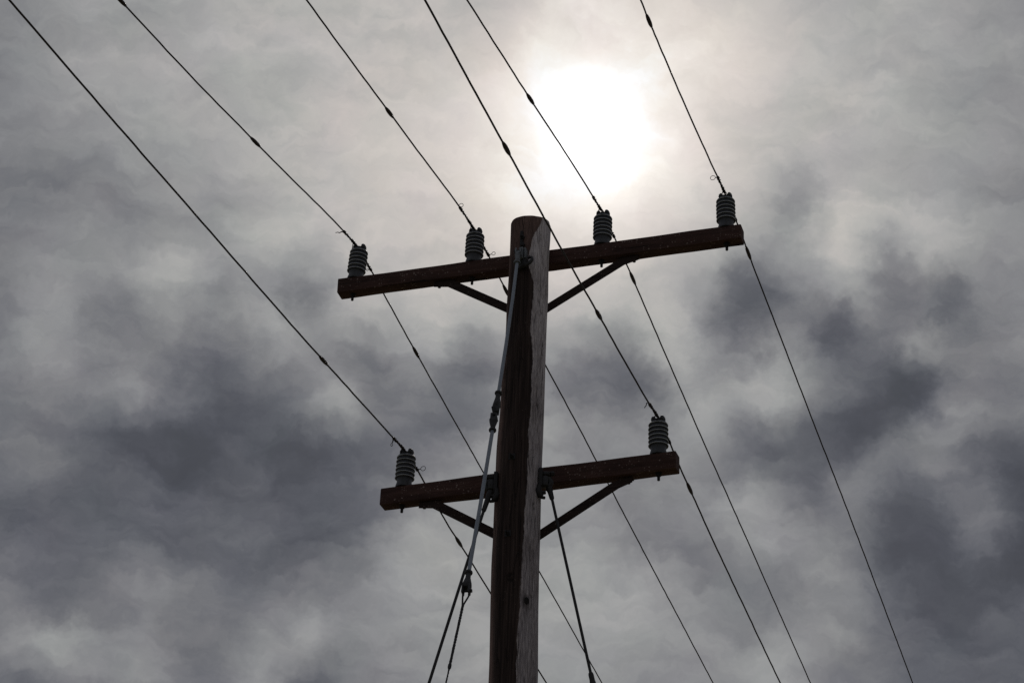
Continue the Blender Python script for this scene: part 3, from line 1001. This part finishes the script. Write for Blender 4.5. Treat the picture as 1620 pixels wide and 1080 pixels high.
local_obj(link('preformed_grip', bm, M_CABLE, guy), p_top)
bm = bmesh.new()
twisted(bm, [g1, g2], 0.0058, 3, 0.07)
local_obj(link('cable', bm, M_CABLE, guy), p_top)
bm = bmesh.new()
tube(bm, [g2 + dirg * 0.3, g2 - dirg * 0.5], 0.011, 8)
tube(bm, ring_pts(g2 - dirg * 0.53, P3(1, 0, 0), dirg, 0.03, 16), 0.009, 6, caps=False)
local_obj(link('anchor_rod', bm, M_STEEL, guy), p_top)

# bracket near the pole top: dark strap plate, bolts, side hook
br = link('guy_bracket', (lambda b_: (box(b_, (-0.024, -0.012, -0.12), (0.024, 0.006, 0.165), axis_matrix((0, 0, 0), (0, 0, 1)) @ Matrix.Translation((0, 0, 0)), 0.003), b_)[1])(bmesh.new()),
          M_DARK, pole, loc=(0, 0, 0), sharp=35)
pt, nrm = on_pole(10.62, -0.048)
br.location = pt
br.rotation_euler = (0, 0, math.atan2(nrm.x, -nrm.y))
br['label'] = 'guy bracket on the front of the pole top'
bm = bmesh.new()
lathe(bm, [(0.017, 0), (0.017, 0.016), (0.012, 0.02)], 6, axis_matrix((0.002, -0.010, 0.115), (0.002, -0.05, 0.115)))
lathe(bm, [(0.009, 0), (0.009, 0.034), (0.007, 0.037)], 10, axis_matrix((0.002, -0.010, 0.115), (0.002, -0.05, 0.115)))
link('bracket_bolt', bm, M_DARK, br, sharp=30)
bm = bmesh.new()
lathe(bm, [(0.018, 0), (0.018, 0.018), (0.012, 0.022)], 6, axis_matrix((0.005, -0.010, 0.055), (0.005, -0.05, 0.055)))
link('bracket_bolt', bm, M_DARK, br, sharp=30)
bm = bmesh.new()
box(bm, (-0.004, -0.062, -0.075), (0.026, -0.008, 0.012), Matrix(), 0.006, 2)
box(bm, (0.030, -0.052, -0.07), (0.042, -0.006, 0.01), Matrix(), 0.004, 2)
link('bracket_lug', bm, M_CAST, br, sharp=40)
bm = bmesh.new()
hook = [P3(-0.035, -0.02, -0.125), P3(0.0, -0.032, -0.128), P3(0.04, -0.034, -0.118), P3(0.068, -0.028, -0.098), P3(0.078, -0.02, -0.075), P3(0.074, -0.018, -0.058), P3(0.060, -0.02, -0.052), P3(0.052, -0.024, -0.062)]
tube(bm, hook, [0.011, 0.013, 0.013, 0.012, 0.011, 0.0105, 0.010, 0.009], 10)
box(bm, (0.012, -0.045, -0.125), (0.04, -0.010, -0.065), Matrix(), 0.006, 2)
link('bracket_hook', bm, M_STEEL, br, sharp=50)


# --- the two dark side guys with their brackets
def side_guy(sx, root, pts, label, bottom_fitting):
    root = Vector(root)
    gd = tag(empty('guy_wire', root), label, 'guy wire', 'guys staying the pole')
    pts = [Vector(q) for q in pts]
    d = (pts[-1] - pts[1]).normalized()
    ground_pt = pts[-1] + d * (pts[-1].z / -d.z)
    b_ = bmesh.new()
    a_, e_ = pts[0], pts[1]
    tube(b_, [a_, a_.lerp(e_, 0.25), a_.lerp(e_, 0.3), e_.lerp(a_, 0.05), e_, e_ + d * 0.012], [0.0205, 0.0205, 0.0175, 0.0150, 0.0150, 0.010], 14)
    local_obj(link('end_socket', b_, M_DARK, gd, sharp=40), root)
    b_ = bmesh.new()
    if bottom_fitting:
        stop = pts[-1]
        tube(b_, [e_, stop], 0.0090, 12)
        local_obj(link('guy_rod', b_, M_DARK, gd), root)
        b_ = bmesh.new()
        tube(b_, [stop, stop + d * 0.012, stop + d * 0.05, stop + d * 0.11, stop + d * 0.17, stop + d * 0.19],
             [0.0135, 0.0160, 0.0160, 0.024, 0.030, 0.02], 16)
        local_obj(link('lower_socket', b_, M_DARK, gd, sharp=40), root)
        b_ = bmesh.new()
        twisted(b_, [stop + d * 0.18, ground_pt], 0.0065, 3, 0.07)
        local_obj(link('cable', b_, M_CABLE, gd), root)
    else:
        tube(b_, [e_, ground_pt], 0.0092, 12)
        local_obj(link('guy_rod', b_, M_DARK, gd), root)
    b_ = bmesh.new()
    tube(b_, [ground_pt + d * 0.3, ground_pt - d * 0.45], 0.013, 8)
    tube(b_, ring_pts(ground_pt - d * 0.48, P3(1, 0, 0), d, 0.03, 16), 0.009, 6, caps=False)
    local_obj(link('anchor_rod', b_, M_STEEL, gd), root)
    return gd


side_guy(-1, (-0.195, -0.069, 8.859), [(-0.190, -0.064, 8.885), (-0.224, -0.095, 8.740), (-0.494, -0.366, 7.464)],
         'plain dark guy running down from the left side of the pole at the lower crossarm', False)
side_guy(1, (0.181, -0.057, 8.918), [(0.176, -0.051, 8.935), (0.194, -0.070, 8.855), (0.446, -0.342, 7.575)],
         'dark guy with a flared socket running down from the right side of the pole', True)


def side_bracket(s, x0, zc, label):
    """wrought bracket bolted to the flank of the pole; s = +1 right, -1 left"""
    b_ = bmesh.new()
    S = Matrix.Diagonal((s, 1, 1, 1))
    box(b_, (-0.012, -0.075, -0.055), (0.014, 0.03, 0.075), S, 0.004)
    o = link('guy_bracket', b_, M_DARK, pole, loc=(x0, -0.015, zc), sharp=35)
    o['label'] = label
    b_ = bmesh.new()
    box(b_, (0.012, -0.06, 0.030), (0.062, -0.035, 0.058), S, 0.006)
    box(b_, (0.012, -0.03, 0.034), (0.070, 0.0, 0.062), S, 0.006)
    lathe(b_, [(0.012, 0), (0.017, 0.004), (0.017, 0.02), (0.011, 0.026)], 8, S @ axis_matrix((0.062, -0.045, 0.045), (0.10, -0.045, 0.052)))
    link('bracket_bolt', b_, M_DARK, o, sharp=30)
    b_ = bmesh.new()
    box(b_, (0.008, -0.062, -0.045), (0.052, -0.012, 0.028), S, 0.010, 2)
    tube(b_, [S @ q for q in (P3(0.03, -0.04, 0.02), P3(0.055, -0.042, 0.012), P3(0.068, -0.042, -0.012), P3(0.062, -0.042, -0.036), P3(0.04, -0.04, -0.04))], [0.014, 0.017, 0.018, 0.016, 0.012], 10)
    link('eye_lug', b_, M_STEEL, o, sharp=45)
    b_ = bmesh.new()
    tube(b_, [S @ q for q in (P3(-0.006, -0.06, -0.045), P3(-0.012, -0.062, -0.085), P3(0.004, -0.062, -0.118), P3(0.018, -0.06, -0.125))], [0.017, 0.021, 0.020, 0.012], 10)
    lathe(b_, [(0.013, 0), (0.013, 0.026), (0.009, 0.03)], 6, S @ axis_matrix((0.008, -0.06, -0.098), (0.05, -0.06, -0.090)))
    lathe(b_, [(0.010, 0), (0.010, 0.024), (0.007, 0.03)], 6, S @ axis_matrix((0.006, -0.06, -0.128), (0.05, -0.06, -0.134)))
    link('bracket_hook', b_, M_DARK, o, sharp=45)
    return o


side_bracket(1, 0.118, 8.985, 'guy bracket on the right flank of the pole')
side_bracket(-1, -0.158, 8.945, 'guy bracket on the left flank of the pole')
